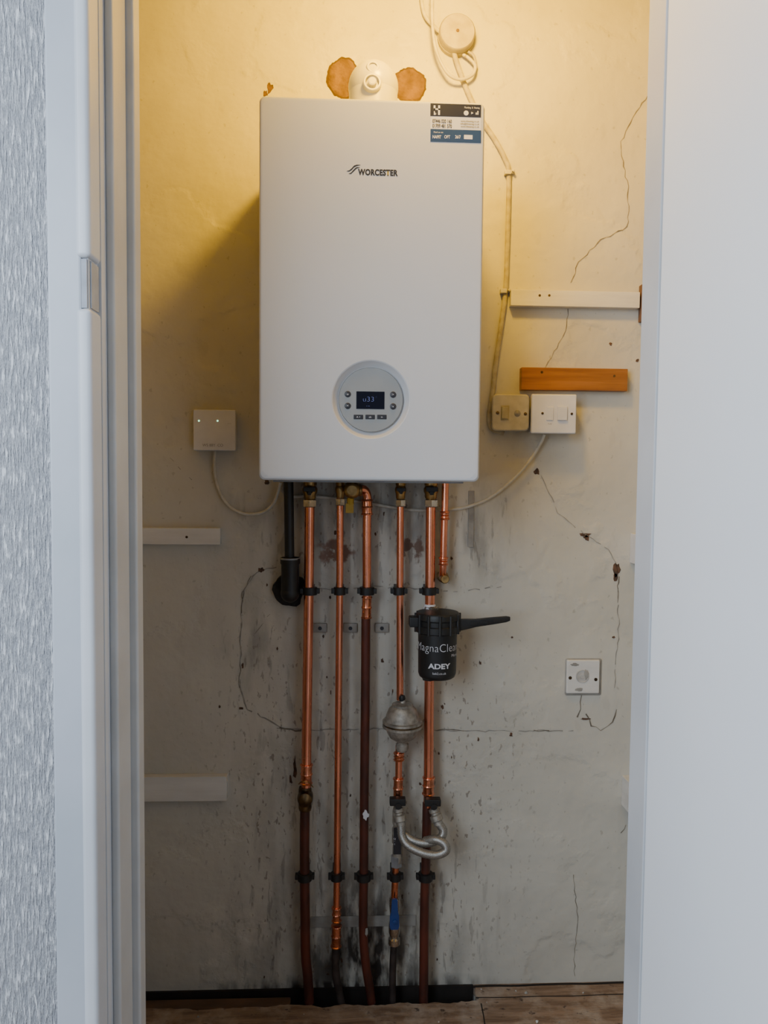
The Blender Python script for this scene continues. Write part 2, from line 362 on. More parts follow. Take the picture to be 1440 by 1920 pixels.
cracks=[([(1215,178),(1192,210),(1165,265),(1168,310),(1178,350),(1177,425),(1120,455),(1085,492),(1070,530)],1.6,0,'crack'),
 ([(1066,580),(1062,620),(1040,660),(1022,690)],1.3,0,'crack'),
 ([(1076,1640),(1082,1720),(1077,1800),(1078,1830)],1.2,0,'crack'),
 ([(520,1062),(480,1072),(455,1110),(450,1200),(452,1300),(465,1330),(530,1366)],2.6,.12,'crackpale'),
 ([(470,1078),(458,1105),(453,1150)],1.6,0,'crack'),([(450,1250),(449,1290)],1.4,0,'crack'),
 ([(520,1366),(600,1369),(720,1366),(900,1371),(1075,1370)],1.8,.05,'crackpale'),
 ([(525,1366),(565,1370)],3,0,'crack'),([(800,1367),(870,1371)],1.8,.2,'crack'),([(1000,1371),(1030,1370)],1.6,0,'crack'),
 ([(1015,890),(1045,960),(1095,1000),(1140,1030),(1158,1065),(1160,1180),(1152,1290)],1.4,.15,'crackpale'),
 ([(1090,1305),(1088,1330),(1082,1345)],2.2,0,'crack'),([(1100,1338),(1108,1362),(1128,1368),(1148,1355),(1156,1330)],2.2,.08,'crack'),
 ([(1182,1530),(1160,1570)],1.5,.1,'crack'),([(1160,1080),(1158,1130)],1.8,.1,'crack'),([(590,1106),(700,1100),(860,1108),(940,1100)],2,.2,'crackpale'),
 ([(320,860),(360,900)],1.2,.5,'crackpale'),([(505,1150),(470,1200)],1.4,.5,'crackpale'),([(600,1500),(595,1600),(605,1700)],1.6,.4,'crackpale')]
for pts,w,gp,mm in cracks:
    bm=B(); ribbon(bm,pts,w,gap=gp); obj('crack',bm,M[mm],wb,sm=False)
chips=[(1007,884,6,5),(1097,1003,11,4),(1100,1008,5,5),(1157,1068,6,13),(1154,1082,4,7),(455,1248,2,5),(452,1328,4,2),(506,165,5,9),(958,1378,3,4),(1097,1348,9,2),(490,1068,5,5),(1145,645,3,3),(553,1443,3,18),(545,1462,3,9),(500,905,5,4),(1195,676,3,3),(1150,1195,3,3),(960,1195,2,2),(412,1325,2,3),(498,176,4,5)]
for k in range(38):
    chips.append((random.gauss(690,110),random.uniform(960,1835),random.uniform(.8,2.6),random.uniform(1,5)))
for i,(x,y,rx,ry) in enumerate(chips):
    bm=B(); blobmesh(bm,x,y,rx,ry,0,-.0012,12,.5,i*3.1); obj('paint_chip',bm,M['crackbrown'],wb,sm=False)
for i,(x,y,rx,ry) in enumerate([(644,147,28,33),(767,160,30,28)]):
    bm=B(); blobmesh(bm,x,y,rx+2,ry+2,0,-.0006,60,.08,i*5+1,.07); obj('filler_edge',bm,M['fillrim'],wb,sm=False)
    bm=B(); blobmesh(bm,x,y,rx-1,ry-1,-.0004,-.0014,60,.08,i*5+1,.04); obj('filler_patch',bm,M['filler'],wb,sm=False)
bm=B(); boxpx(bm,878,889,920,1026,-.003,0); obj('painted_strip',bm,M['paintgrey'],wb)
bm=B(); boxpx(bm,582,780,1718,1738,-.003,0); obj('painted_strip',bm,M['paintgrey'],wb)

# ---------------------------------------------------------------- boiler
YB=-.34
bl=P(485,540,YB).x; brr=P(905,540,YB).x; bt=P(698,184,YB).z; bb=P(698,902,YB).z
cx=(bl+brr)/2; cz=(bt+bb)/2; hw=(brr-bl)/2; hh=(bt-bb)/2
boiler=thing('boiler','tall white wall-hung boiler with round silver control dial above the pipes','boiler',(cx,-.17,bb))
bm=B(); box(bm,bl+.003,brr-.003,-.312,-.004,bb+.004,bt-.002,.003); obj('casing',bm,M['boiler'],boiler)
bm=B(); box(bm,bl+.02,brr-.02,-.28,-.02,bb-.004,bb+.006,.001); obj('underside_plate',bm,M['grey'],boiler)
dc=P(695.5,749,YB); RO,RI=.0680,.0580
bm=B()
loops=[]
for ins,y in ((0,-.315),(0,YB+.008),(.0012,YB+.0035),(.0035,YB+.001),(.008,YB)):
    loops.append([bm.verts.new((cx+x,y,cz+z)) for x,z in rr(hw-ins,hh-ins,.010)])
n=len(loops[0])
for a,b in zip(loops[:-1],loops[1:]):
    for i in range(n): bm.faces.new((a[i],a[(i+1)%n],b[(i+1)%n],b[i]))
bm.faces.new(loops[0])
cs=[]
for r,y in ((RO+.002,YB),(RO,YB+.0012),(RO-.004,YB+.007),(RI+.001,YB+.012),(RI-.001,YB+.0125)):
    cs.append([bm.verts.new((dc.x+math.cos(2*PI*k/72)*r,y,dc.z+math.sin(2*PI*k/72)*r)) for k in range(72)])
for a,b in zip(cs[:-1],cs[1:]):
    for i in range(72): bm.faces.new((a[i],a[(i+1)%72],b[(i+1)%72],b[i]))
bm.faces.new(cs[-1])
es=[e for e in bm.edges if len(e.link_faces)==1]
ff=bmesh.ops.triangle_fill(bm,edges=es,use_beauty=True)
fp=obj('front_panel',bm,M['boiler'],boiler,ang=14)
bm=B(); lathe(bm,[(RI-.0004,-.004),(RI-.0004,.004),(RI-.0015,.0055),(0,.0055)],(dc.x,YB+.0115,dc.z),(0,-1,0),64)
cp=obj('control_panel',bm,M['panel'],boiler)
YP=YB+.0058
bm=B(); quadpx(bm,668,721,734,767,YP-.0005,.001,.0003); obj('display',bm,M['screen'],cp)
c=P(694,749,YP-.0012); text('u33°',.0125,c,M['digits'],cp,'display_digits',sx=1.15,off=-.0003)
c=P(690,761,YP-.0012); text('- --',.005,c,M['digits'],cp,'display_digits')
for px,py,s_ in ((652,739,'o'),(652,761,'<'),(737,740,'>'),(737,762,'v')):
    bm=B(); c=P(px,py,YP); lathe(bm,[(.0055,-.001),(.0055,.001),(.0045,.0018),(0,.0018)],c,(0,-1,0),24); bt_=obj('button',bm,M['ink'],cp)
    text(s_,.006,P(px,py,YP-.0022),M['paperwhite'],bt_,'button_symbol')
for px in (672,694,716):
    bm=B(); quadpx(bm,px-9,px+9,777.5,786,YP-.001,.002,.0009); bt_=obj('button',bm,M['ink'],cp)
    text({672:'A <',694:'ok',716:'in'}[px],.0045,P(px,782,YP-.0015),M['paperwhite'],bt_,'button_symbol')
# brand lettering
c=P(708.5,324,YB-.0004); text('WORCESTER',.0140,c,M['ink'],boiler,'brand_lettering',off=.0007,sx=.79,space=1.08)
bm=B()
for pts in (((650,322),(655,321.5),(660,317.5),(664,313),(669,311),(676,310.5)),((654,326.5),(658,326),(662,322),(666,317.8),(669,315.5),(675,315))):
    pr=None
    for i,(x,y) in enumerate(pts):
        w=(.4,1.3,1.8,1.8,1.3,.4)[i]
        cur=(bm.verts.new(P(x,y-w-1,YB-.0004)),bm.verts.new(P(x,y+w-1,YB-.0004)))
        if pr: bm.faces.new((pr[0],pr[1],cur[1],cur[0]))
        pr=cur
obj('brand_emblem',bm,M['ink'],boiler,sm=False)
# installer sticker
bm=B(); quadpx(bm,807,902,195,267,YB-.0004,.0004); stk=obj('sticker',bm,M['paperwhite'],boiler,sm=False,label='blue and white installer sticker')
bm=B(); quadpx(bm,807,902,195,219,YB-.0007,.0003); obj('sticker_band',bm,M['navy'],stk,sm=False)
bm=B(); quadpx(bm,807,902,243,267,YB-.0007,.0003); obj('sticker_band',bm,M['blue'],stk,sm=False)
YT=YB-.0010
bm=B()
for q in ((813,816.5,197.5,206),(813,825,203.2,206),(821.5,825,197.5,215.5),(813.5,815.3,208.5,215.5),(815,818,211.5,213),(815,818,214,215.5),(817,818,211.5,215.5)): quadpx(bm,*q,YT,.0002)
obj('sticker_emblem',bm,M['paperwhite'],stk,sm=False)
text('Plumbing  &  Heating',.0042,P(885,202,YT),M['paperwhite'],stk,'sticker_text',sx=.75)
bm=B(); lathe(bm,[(.0042,0),(.0042,.0002)],P(874,212,YT),(0,-1,0),20); lathe(bm,[(.0024,0),(.0024,.0002)],P(885,212,YT),(0,-1,0),3); quadpx(bm,892,894,211,215,YT,.0002); quadpx(bm,895,897,208,215,YT,.0002); obj('sticker_icon',bm,M['paperwhite'],stk,sm=False)
text('07446 020 160',.0088,P(829,227.5,YT),M['navy'],stk,'sticker_text',off=.00015,sx=.64)
text('01709 481 570',.0088,P(829,236.5,YT),M['navy'],stk,'sticker_text',off=.00015,sx=.64)
for i,tt in enumerate(('www.hheating.co.uk','info@hheating.co.uk','www.hheating.co.uk')): text(tt,.0044,P(881,227.5+i*5,YT),M['navy'],stk,'sticker_text',sx=.9)
bm=B(); quadpx(bm,870,886,253,261,YT,.0002)
obj('sticker_icon',bm,M['paperwhite'],stk,sm=False)
text('Find us on',.004,P(822,248,YT),M['paperwhite'],stk,'sticker_text')
for x,tt in ((819,'NAPIT'),(838.5,'OFT'),(858.5,'26/7')): text(tt,.0078,P(x,257,YT-.0002),M['paperwhite'],stk,'sticker_text',off=.00015,sx=.70)

# flue elbow
fc=P(700,165,-.18)
fe=thing('flue_elbow','white domed flue elbow with test point standing on top of boiler','flue',(fc.x,fc.y,bt))
bm=B(); lathe(bm,[(.062,0),(.062,.018),(.05,.022),(.047,.03),(.047,fc.z-bt)],(fc.x,fc.y,bt),(0,0,1),40); obj('collar',bm,M['flue'],fe)
bm=B(); bmesh.ops.create_uvsphere(bm,u_segments=40,v_segments=24,radius=.0485,matrix=Matrix.Translation(fc)); lathe(bm,[(.046,0),(.046,.175),(.052,.1755),(.052,.1795)],fc,(0,1,0),40); obj('dome',bm,M['flue'],fe,ang=60)
c=P(698,154,-.231); bm=B(); lathe(bm,[(.0175,-.03),(.0175,.0),(.0160,.002),(.013,.002),(.0125,-.008),(.0085,-.008),(.008,.004),(.006,.005),(0,.005)],c,(0,-1,.1),32); obj('test_point',bm,M['flue'],fe,ang=25)
c=P(699,131,-.216); bm=B(); lathe(bm,[(.0125,-.03),(.0125,.008),(.011,.010),(.008,.010),(.0075,.002),(.004,.002),(.0035,.006),(0,.006)],c,(0,-1,.15),28); obj('test_point',bm,M['flue'],fe,ang=25)

# ---------------------------------------------------------------- electrics
c=P(858,58,-.03)
jb=thing('junction_box','round cream ceiling-rose style junction box high on the wall','junction box',(c.x,0,c.z-.04))
bm=B(); lathe(bm,[(.040,0.0),(.0405,.012),(.040,.012)],(c.x,0,c.z),(0,-1,0),40); obj('base',bm,M['cream'],jb)
bm=B(); lathe(bm,[(.0395,.012),(.039,.026),(.036,.030),(.010,.0315),(0,.0315)],(c.x,0,c.z),(0,-1,0),40)
cv=obj('cover',bm,M['cream'],jb)
bm=B(); lathe(bm,[(.0035,.030),(.0035,.0325),(0,.0325)],(c.x,0,c.z),(0,-1,0),16); obj('screw',bm,M['darkbrass'],cv)
def cable(pts,r,m,name,label,group=None,flat=1.0,sm=True):
    bm=B(); tube(bm,[P(x,y,Y) for x,y,Y in pts],r,12,sm,flat); o=obj(name,bm,m); tag(o,label,'cable',group); return o
cable([(786,-60,-.008),(790,0,-.008),(797,30,-.009),(812,48,-.012),(826,62,-.018)],.0038,M['cable'],'cable','short pale cable entering the left side of round junction box')
cable([(812,-60,-.03),(810,0,-.036),(811,50,-.038),(818,95,-.034),(838,136,-.028),(862,149,-.02),(885,141,-.018),(891,124,-.014),(880,110,-.012),(868,102,-.010)],.0034,M['cable'],'cable','white cable hanging in a loop under the round junction box')
cable([(852,97,-.014),(855,112,-.012),(868,150,-.006),(884,188,-.006),(905,228,-.006),(928,262,-.006),(948,300,-.006),(954,325,-.006),(953,400,-.006),(951,470,-.006),(948,545,-.006),(940,610,-.006),(930,680,-.006),(924,735,-.006),(918,775,-.008),(922,803,-.010),(945,812,-.010)],.0055,M['oldcable'],'cable','long paint-smeared cable running down the wall right of the boiler',flat=.7)
cable([(877,97,-.014),(888,105,-.01),(893,128,-.008),(886,118,-.008),(872,104,-.012)],.003,M['oldcable'],'cable','small twisted cable end at lower right of round junction box')
for x,y,l in ((954,322,'upper cable clip at the bend right of the boiler'),(946,545,'lower cable clip beside the white shelf batten')):
    bm=B(); boxpx(bm,x-7,x+5,y-4,y+4,-.014,0,.001); c=P(x+8,y,-.006); lathe(bm,[(.003,0),(.003,.008),(0,.009)],c,(0,-1,0),12); boxpx(bm,x-2,x+11,y-3,y+3,-.007,0,.001)
    tag(obj('cable_clip',bm,M['cable']),l,'cable clip')
# receiver
c=P(402,807,-.028)
rc=thing('receiver_box','white square wireless receiver box with two small lights left of boiler','receiver',(c.x,0,c.z-.045))
bm=B(); boxpx(bm,362,442,768,845,-.028,-.004,.003); bd=obj('body',bm,M['white'],rc)
bm=B(); boxpx(bm,366,438,772,841,-.005,0,.001); obj('backplate',bm,M['white'],rc)
for px in (373,408):
    bm=B(); lathe(bm,[(.0020,0),(.0020,.0006),(0,.001)],P(px,789,-.0278),(0,-1,0),14); obj('light',bm,M['led'],bd)
text('———',.004,P(430,794,-.0284),M['ink'],bd,sx=.7)
text('W5 88Y  CO',.0085,P(399,835,-.0284),M['grey'],bd,sx=.95)
cable([(404,846,-.014),(402,870,-.014),(406,905,-.014),(422,940,-.014),(452,962,-.014),(490,962,-.014),(512,945,-.02),(522,920,-.03),(526,904,-.04)],.0035,M['cable'],'cable','white flex drooping from the receiver box to the boiler underside')
cable([(1021,814,-.03),(1013,832,-.02),(990,868,-.016),(955,905,-.016),(915,935,-.016),(870,952,-.016),(820,957,-.013),(760,955,-.010),(700,945,-.010),(640,936,-.010),(580,930,-.010),(545,931,-.012),(530,920,-.02),(532,904,-.03)],.0035,M['cable'],'cable','white flex curving from the white fused switch behind the pipes')
def screw(px,py,Y,parent,r=.0028):
    bm=B(); c=P(px,py,Y); lathe(bm,[(r,-.001),(r,.0008),(r*.6,.0013),(0,.0013)],c,(0,-1,0),16); box(bm,c.x-r*.8,c.x+r*.8,c.y-.0018,c.y-.001,c.z-.0003,c.z+.0003); return obj('screw',bm,M['darkbrass'],parent)
c=P(957,773,-.036)
s1=thing('fused_switch','older dirty beige rounded fused outlet beside the white one','electrical outlet',(c.x,0,c.z-.042))
def plate(px0,px1,py0,py1,Yf,Yb,rad,m,parent,name):
    a=P(px0,(py0+py1)/2,Yf); b=P(px1,(py0+py1)/2,Yf); t=P((px0+px1)/2,py0,Yf); u=P((px0+px1)/2,py1,Yf)
    X,Z=(a.x+b.x)/2,(t.z+u.z)/2; w,h=(b.x-a.x)/2,(t.z-u.z)/2; bm=B(); e=min(.003,(Yb-Yf)*.5)
    ringloft(bm,[[Vector((X+x,y,Z+z)) for x,z in rr(w-i,h-i,rad)] for i,y in ((0,Yb),(0,Yf+e),(.001,Yf+e*.33),(.003,Yf))])
    return obj(name,bm,m,parent)
plate(925,991,741,806,-.026,0,.010,M['oldcable'],s1,'back_box')
f1=plate(923,993,739,808,-.034,-.0265,.010,M['beige'],s1,'faceplate')
bm=B(); boxpx(bm,939,955,760,788,-.0345,-.033,.0005); boxpx(bm,941,953,763,785,-.0385,-.033,.001); obj('fuse_holder',bm,M['cream'],f1)
bm=B(); lathe(bm,[(.0075,-.001),(.007,.001),(.0035,.0025),(0,.003)],P(970,775,-.034),(0,-1,0),20); obj('flex_outlet',bm,M['paintgrey'],f1)
screw(933,774,-.034,f1,.0036); screw(985,776,-.034,f1,.0036)
c=P(1039,775,-.05)
s2=thing('fused_switch','clean white square fused switch below the orange wooden batten','electrical outlet',(c.x,0,c.z-.045))
plate(999,1079,741,811,-.040,0,.002,M['white'],s2,'back_box')
f2=plate(997,1081,739,813,-.048,-.0405,.003,M['white'],s2,'faceplate')
bm=B(); boxpx(bm,1025,1038,763,788,-.0500,-.047,.0008); obj('fuse_holder',bm,M['white'],f2)
bm=B(); boxpx(bm,1046,1064,762,788,-.0525,-.047,.0012); obj('rocker',bm,M['white'],f2)
screw(1017,775,-.048,f2); screw(1072,776,-.048,f2)
text('FUSE',.004,P(1031,795,-.0485),M['grey'],f2)
c=P(1094,1268,-.008)
bp=thing('blanking_plate','painted-over square blanking plate with two screws low on right wall','blanking plate',(c.x,0,c.z-.036))
plate(1060,1128,1235,1304,-.0025,0,.004,M['paintgrey'],bp,'dark_rim')  # darker grey rim showing round the plate's outline
b1=plate(1063,1125,1238,1301,-.009,-.0026,.003,M['batten'],bp,'plate')
screw(1069,1271,-.009,b1,.0038); screw(1117,1274,-.009,b1,.0038)
bm=B(); cc=P(1092,1268,-.009); lathe(bm,[(.0155,-.0005),(.0150,.0012),(.0135,.0014),(.0128,.0002),(.006,.0002),(.0055,.0010),(0,.0012)],cc,(0,-1,0),30); obj('round_centre',bm,M['smear'],b1,ang=25)
def onplate(px,py,rx,ry,Yf,seed,mm):
    bm=B(); blobmesh(bm,px,py,rx,ry,0,-.0006,26,.3,seed,.2); d=P(px,py,Yf)-P(px,py,0); bmesh.ops.translate(bm,verts=bm.verts,vec=(d.x,Yf,d.z)); obj('paint_smear',bm,M[mm],b1,sm=False)
onplate(1100,1264,4,9,-.0100,9.1,'paintgrey'); onplate(1078,1246,9,3,-.0088,2.2,'paintgrey'); onplate(1086,1293,9,3,-.0088,3.9,'paintgrey')

# ---------------------------------------------------------------- battens
def batten(px0,px1,py0,py1,Yf,m,name,label,screws=(),xl_=None):
    a=P(px0,(py0+py1)/2,Yf); b=P(px1,(py0+py1)/2,Yf); t=P((px0+px1)/2,py0,Yf).z; u=P((px0+px1)/2,py1,Yf).z
    x0=xl_ if xl_ is not None else a.x
    r=thing(name,label,'batten',((x0+b.x)/2,0,u))
    bm=B(); box(bm,x0,b.x,Yf,0,u,t,.0012); bd=obj('board',bm,m,r)
    for sx,sy in screws:
        bm=B(); lathe(bm,[(.0028,-.001),(.0028,.0004),(0,.0004)],P(sx,sy,Yf),(0,-1,0),12); obj('screw',bm,M['darkbrass'],bd)
batten(230,413,990,1021,-.02,M['batten'],'shelf_batten','short white painted batten with one screw, upper of two on left wall',[(350,1007)],XL)
batten(230,425,1457,1503,-.02,M['batten'],'shelf_batten','thicker white painted batten, lower of two beside left door frame',[],XL)
batten(958,1200,545,575,-.02,M['batten'],'shelf_batten','white painted shelf batten above the orange wooden one',[(1012,554),(1030,554)])
batten(978,1177,690,732,-.022,M['wood'],'shelf_batten','orange varnished wooden batten above the two fused outlets',[(1016,698),(1152,705)])
for (p0,y0,y1,m,nm,lb,cat,dp) in ((1200,534,604,M['brownwood'],'side_batten','brown wooden batten end at right end of white shelf batten','batten',.3),
        (1184,1000,1056,M['white'],'side_box','white box edge just showing beside right frame at mid height','box',.08),
        (1168,1456,1512,M['batten'],'side_batten','white painted batten end low beside the right door frame','batten',.3)):
    x0=P(p0,(y0+y1)/2,-.01).x; t=P(p0,y0,-.01).z; u=P(p0,y1,-.01).z
    bm=B(); box(bm,x0,XR,-dp,0,u,t,.002); tag(obj(nm,bm,m),lb,cat)

# ---------------------------------------------------------------- pipework
YP_=-.045
def pipe(pts,r,m,parent,name='pipe',sm=False,Y=YP_):
    bm=B(); tube(bm,[P(*(q if len(q)==3 else (q[0],q[1],Y))) for q in pts],r,18,sm); return obj(name,bm,m,parent)
def coupling(a,b,r,parent,m=None,name='coupling'):
    A=P(*(a if len(a)==3 else (*a,YP_))); Bv=P(*(b if len(b)==3 else (*b,YP_))); h=(Bv-A).length; ax=(Bv-A)/h; k=r
    bm=B(); lathe(bm,[(k+.0008,0),(k+.0030,.001),(k+.0036,.003),(k+.0016,.0045),(k+.0014,h*.42),(k+.0032,h*.5),(k+.0014,h*.58),(k+.0016,h-.0045),(k+.0036,h-.003),(k+.0030,h-.001),(k+.0008,h)],A,ax,24)
    return obj(name,bm,m or M['copperd'],parent)
def nut(px,py0,py1,r,parent,m=None,Y=YP_):
    a=P(px,py0,Y); b=P(px,py1,Y); h=a.z-b.z; bm=B()
    lathe(bm,[(r*.82,0),(r,.0018),(r,h-.0018),(r*.82,h)],b,(0,0,1),hexa=True); return obj('nut',bm,m or M['chrome'],parent,ang=20)
def topvalve(px,py0,py1,r,parent,handle=True):
    a=P(px,py0,YP_); b=P(px,py1,YP_); h=a.z-b.z; bm=B()
    lathe(bm,[(r*.85,0),(r,.003),(r*1.05,h*.3),(r*1.25,h*.45),(r*1.25,h*.6),(r,h*.75),(r*1.1,h*.8),(r*1.1,h)],b,(0,0,1),24)
    v=obj('isolation_valve',bm,M['brass'],parent)
    if not handle: return v
    c=P(px,py0*.5+py1*.5,YP_); bm=B(); lathe(bm,[(r*.6,0),(r*.6,.016),(r*.5,.018),(0,.018)],c,(0,-1,0),20); box(bm,c.x-r*.95,c.x+r*.95,c.y-.026,c.y-.017,c.z-r*.15,c.z+r*.6,.001); box(bm,c.x-r*.3,c.x+r*.3,c.y-.024,c.y-.016,c.z-r*.75,c.z+r*.7,.001); obj('valve_spindle',bm,M['black'],v)
    return v
R22,R15=.0108,.0078
PT=903
p1=thing('copper_pipe','thick leftmost copper pipe turning dark red below a brass fitting','pipe',P(573,1848,-.04))
pipe([(581,PT),(580,1000),(579,1110),(577,1250),(575,1380),(574,1500)],R22,M['copper'],p1)
topvalve(581,PT,936,.013,p1); nut(581,936,951,.0155,p1)
coupling((575,1432),(574,1470),R22,p1)
bm=B(); c=P(572,1499,-.062); lathe(bm,[(.017,-.02),(.0175,-.004),(.015,.006),(.009,.010),(0,.011)],c,(0,-1,0),24); lathe(bm,[(.013,-.026),(.0145,-.02),(.0145,.02),(.013,.026)],P(572,1497,YP_),(0,0,1),24); obj('drain_fitting',bm,M['darkbrass'],p1)
bm=B(); tube(bm,[P(560,1470,-.05),P(566,1466,-.062),P(578,1467,-.062),P(587,1476,-.05)],.0012,8,True); obj('wire_tie',bm,M['brass'],p1)
pipe([(572,1500),(571,1600),(572,1720),(573,1790),(577,1830),(580,1880)],R22,M['oldpipe'],p1,'painted_pipe',True)
# 2
p2=thing('copper_pipe','thin copper pipe second from left with stacked joints near floor','pipe',P(632,1848,-.04))
pipe([(638,PT),(637,1110),(634,1400),(632,1640),(631,1700)],R15,M['copper'],p2)
topvalve(638,PT,934,.009,p2,False); nut(638,934,948,.0105,p2)
coupling((631,1700),(631,1728),R15,p2); coupling((631,1734),(630,1776),R15+.001,p2)
pipe([(630,1774),(629,1810),(632,1840),(642,1890)],R15+.001,M['darkpipe'],p2,'tarnished_pipe',True)
# 3 gas pipe
p3=thing('gas_pipe','middle pipe bending out of brass valve, dark red below its joint','pipe',P(688,1848,-.04))
bm=B(); c=P(660,919,-.070); lathe(bm,[(.011,-.016),(.013,-.014),(.015,-.012),(.0165,0),(.015,.010),(.013,.013),(.013,.018),(.011,.022)],c,(1,0,0),24)
lathe(bm,[(.018,0),(.018,.012),(.014,.017),(.010,.018),(.010,.022),(0,.022)],c,(0,-1,0),28); lathe(bm,[(.011,0),(.011,.019)],c,(0,0,1),20)
gv=obj('gas_valve',bm,M['brass'],p3)
bm=B(); boxpx(bm,648,663,944,962,-.080,-.076,.001); lathe(bm,[(.0075,-.006),(.0075,.008)],P(657,941,-.074),(0,0,1),8); obj('valve_tag',bm,M['yellow'],gv)
pipe([(670,917,-.06),(678,917,-.055),(685,921,-.048),(688.5,932),(688.5,950),(688,1000),(688,1100),(688,1150)],R22-.0012,M['copper'],p3,'pipe',True)
coupling((688,936),(688.5,966),R22-.001,p3); coupling((688,1118),(687,1160),R22-.002,p3)
pipe([(686,1158),(685,1300),(683,1500),(682,1640),(681,1740),(685,1800),(691,1840),(697,1880)],R22-.0008,M['oldpipe'],p3,'painted_pipe',True)
for q in ((685,1527,6,9,2,'paperwhite'),(687,1748,2.5,8,8,'paintgrey')):
    bm=B(); blobmesh(bm,*q[:4],0,-.001,14,.5,q[4]); d=P(q[0],q[1],-.0548)-P(q[0],q[1],0); bmesh.ops.translate(bm,verts=bm.verts,vec=(d.x,-.0548,d.z)); obj('bare_patch',bm,M[q[5]],p3)
# 4
p4=thing('copper_pipe','thin pipe fourth from left carrying silver bulb fitting and blue lever','pipe',P(737,1848,-.04))
pipe([(751,PT),(750,1100),(750,1312)],R15,M['copper'],p4)
topvalve(751,PT,936,.010,p4); nut(751,936,950,.0115,p4)
pipe([(748,1398),(747,1506)],R15,M['copper'],p4)
c0=P(754,1408,-.055); px=1/870
pr=[(10,0),(12,4),(12,14),(9,17),(13,20),(24,27),(29,36),(32,45),(38,47),(38,51),(35,52),(35,54),(38,55),(38,59),(33,60),(31,70),(26,82),(20,88),(20,91),(16,93),(6,94),(5,99),(0,100)]
bm=B(); lathe(bm,[(r*px,h*px) for r,h in pr],c0,(0,0,1),40); sh=obj('pressure_bulb',bm,M['silver'],p4)
bm=B(); lathe(bm,[(34.5*px,50.5*px),(36.3*px,51*px),(36.3*px,55*px),(34*px,55.5*px)],c0,(0,0,1),40); obj('flange_ring',bm,M['darkbrass'],sh)
c=P(754,1309,-.055); bm=B(); lathe(bm,[(.006,-.006),(.0075,0),(.0055,.006),(0,.007)],c,(0,0,1),16); obj('cap',bm,M['black'],sh)
coupling((748,1410),(748,1426),R15+.001,p4,M['copperd']); coupling((747,1458),(746,1498),R15+.001,p4)
bm=B(); a=P(745,1618,YP_); k=P(745,1510,YP_).z-a.z; lathe(bm,[(.009,0),(.011,.002),(.011,k*.3),(.009,k*.33),(.0125,k*.36),(.0125,k*.6),(.0095,k*.64),(.012,k*.7),(.012,k*.9),(.009,k)],a,(0,0,1),24); v=obj('inline_valve',bm,M['silver'],p4)
bm=B(); quadpx(bm,738,752,1552,1602,-.0588,.001); obj('valve_label',bm,M['ink'],v); text('Q\n∙∙\nI',.006,P(740,1578,-.0595),M['paperwhite'],v)
bm=B(); a=P(743,1625,YP_); lathe(bm,[(.0105,0),(.013,.002),(.013,.024),(.0105,.026)],a,(0,0,1),hexa=True); obj('nut',bm,M['grey'],p4,ang=20)
pipe([(742,1622),(741,1650),(739,1690)],R15,M['copperd'],p4,'pipe')
bm=B(); a=P(739,1772,YP_); k=P(739,1682,YP_).z-a.z; lathe(bm,[(.009,0),(.013,.003),(.013,.016),(.009,.019),(.0125,.03),(.0125,.05),(.009,.06),(.012,k-.016),(.012,k-.003),(.009,k)],a,(0,0,1),20); v=obj('ball_valve',bm,M['chrome'],p4)
bm=B(); a=P(740,1685,-.068); b=P(740,1742,-.068)
ringloft(bm,[[Vector((a.x+sx*w,yy,z)) for sx,yy in ((-1,-.071),(1,-.071),(1,-.066),(-1,-.066))] for w,z in ((.004,a.z),(.0065,a.z-.004),(.0075,a.z-.03),(.010,b.z+.03),(.0105,b.z+.008),(.008,b.z))])
lathe(bm,[(.005,-.02),(.005,.003),(0,.004)],P(740,1728,-.07),(0,-1,0),14); obj('lever',bm,M['lever'],v,label='blue valve lever')
pipe([(739,1765),(737,1800),(736,1840),(736,1890)],R15,M['darkpipe'],p4,'tarnished_pipe',True)
# 5
p5=thing('copper_pipe','thick right copper pipe passing the black filter, dark red lower down','pipe',P(796,1848,-.04))
pipe([(808,PT),(807,1000),(806,1140),(806,1180)],R22,M['copper'],p5)
topvalve(808,PT,936,.013,p5); nut(808,936,951,.0155,p5)
pipe([(805,1260),(804,1400),(803,1512)],R22,M['copper'],p5)
coupling((804,1456),(803,1490),R22,p5)
pipe([(801,1505),(799,1600),(796,1700),(795,1790),(794,1890)],R22-.0005,M['oldpipe'],p5,'painted_pipe',True)
# 6 relief pipe
p6=thing('copper_pipe','short thin copper pipe at far right ending in a wall elbow','pipe',P(829,1085,-.03))
pipe([(835,PT),(834,950),(832,1010),(831,1062),(830,1074,-.043),(829.5,1080,-.036),(829,1082,-.02),(829,1082,0)],R15,M['copper'],p6,'pipe')
coupling((834,958),(834,975),R15,p6); coupling((831.5,1044),(831,1060),R15,p6)
bm=B(); lathe(bm,[(.0095,0),(.0125,.002),(.0125,.018),(.010,.022),(.010,.05),(.008,.053),(0,.053)],P(829,1080,-.004),(0,-1,0),22); obj('wall_elbow',bm,M['brass'],p6)

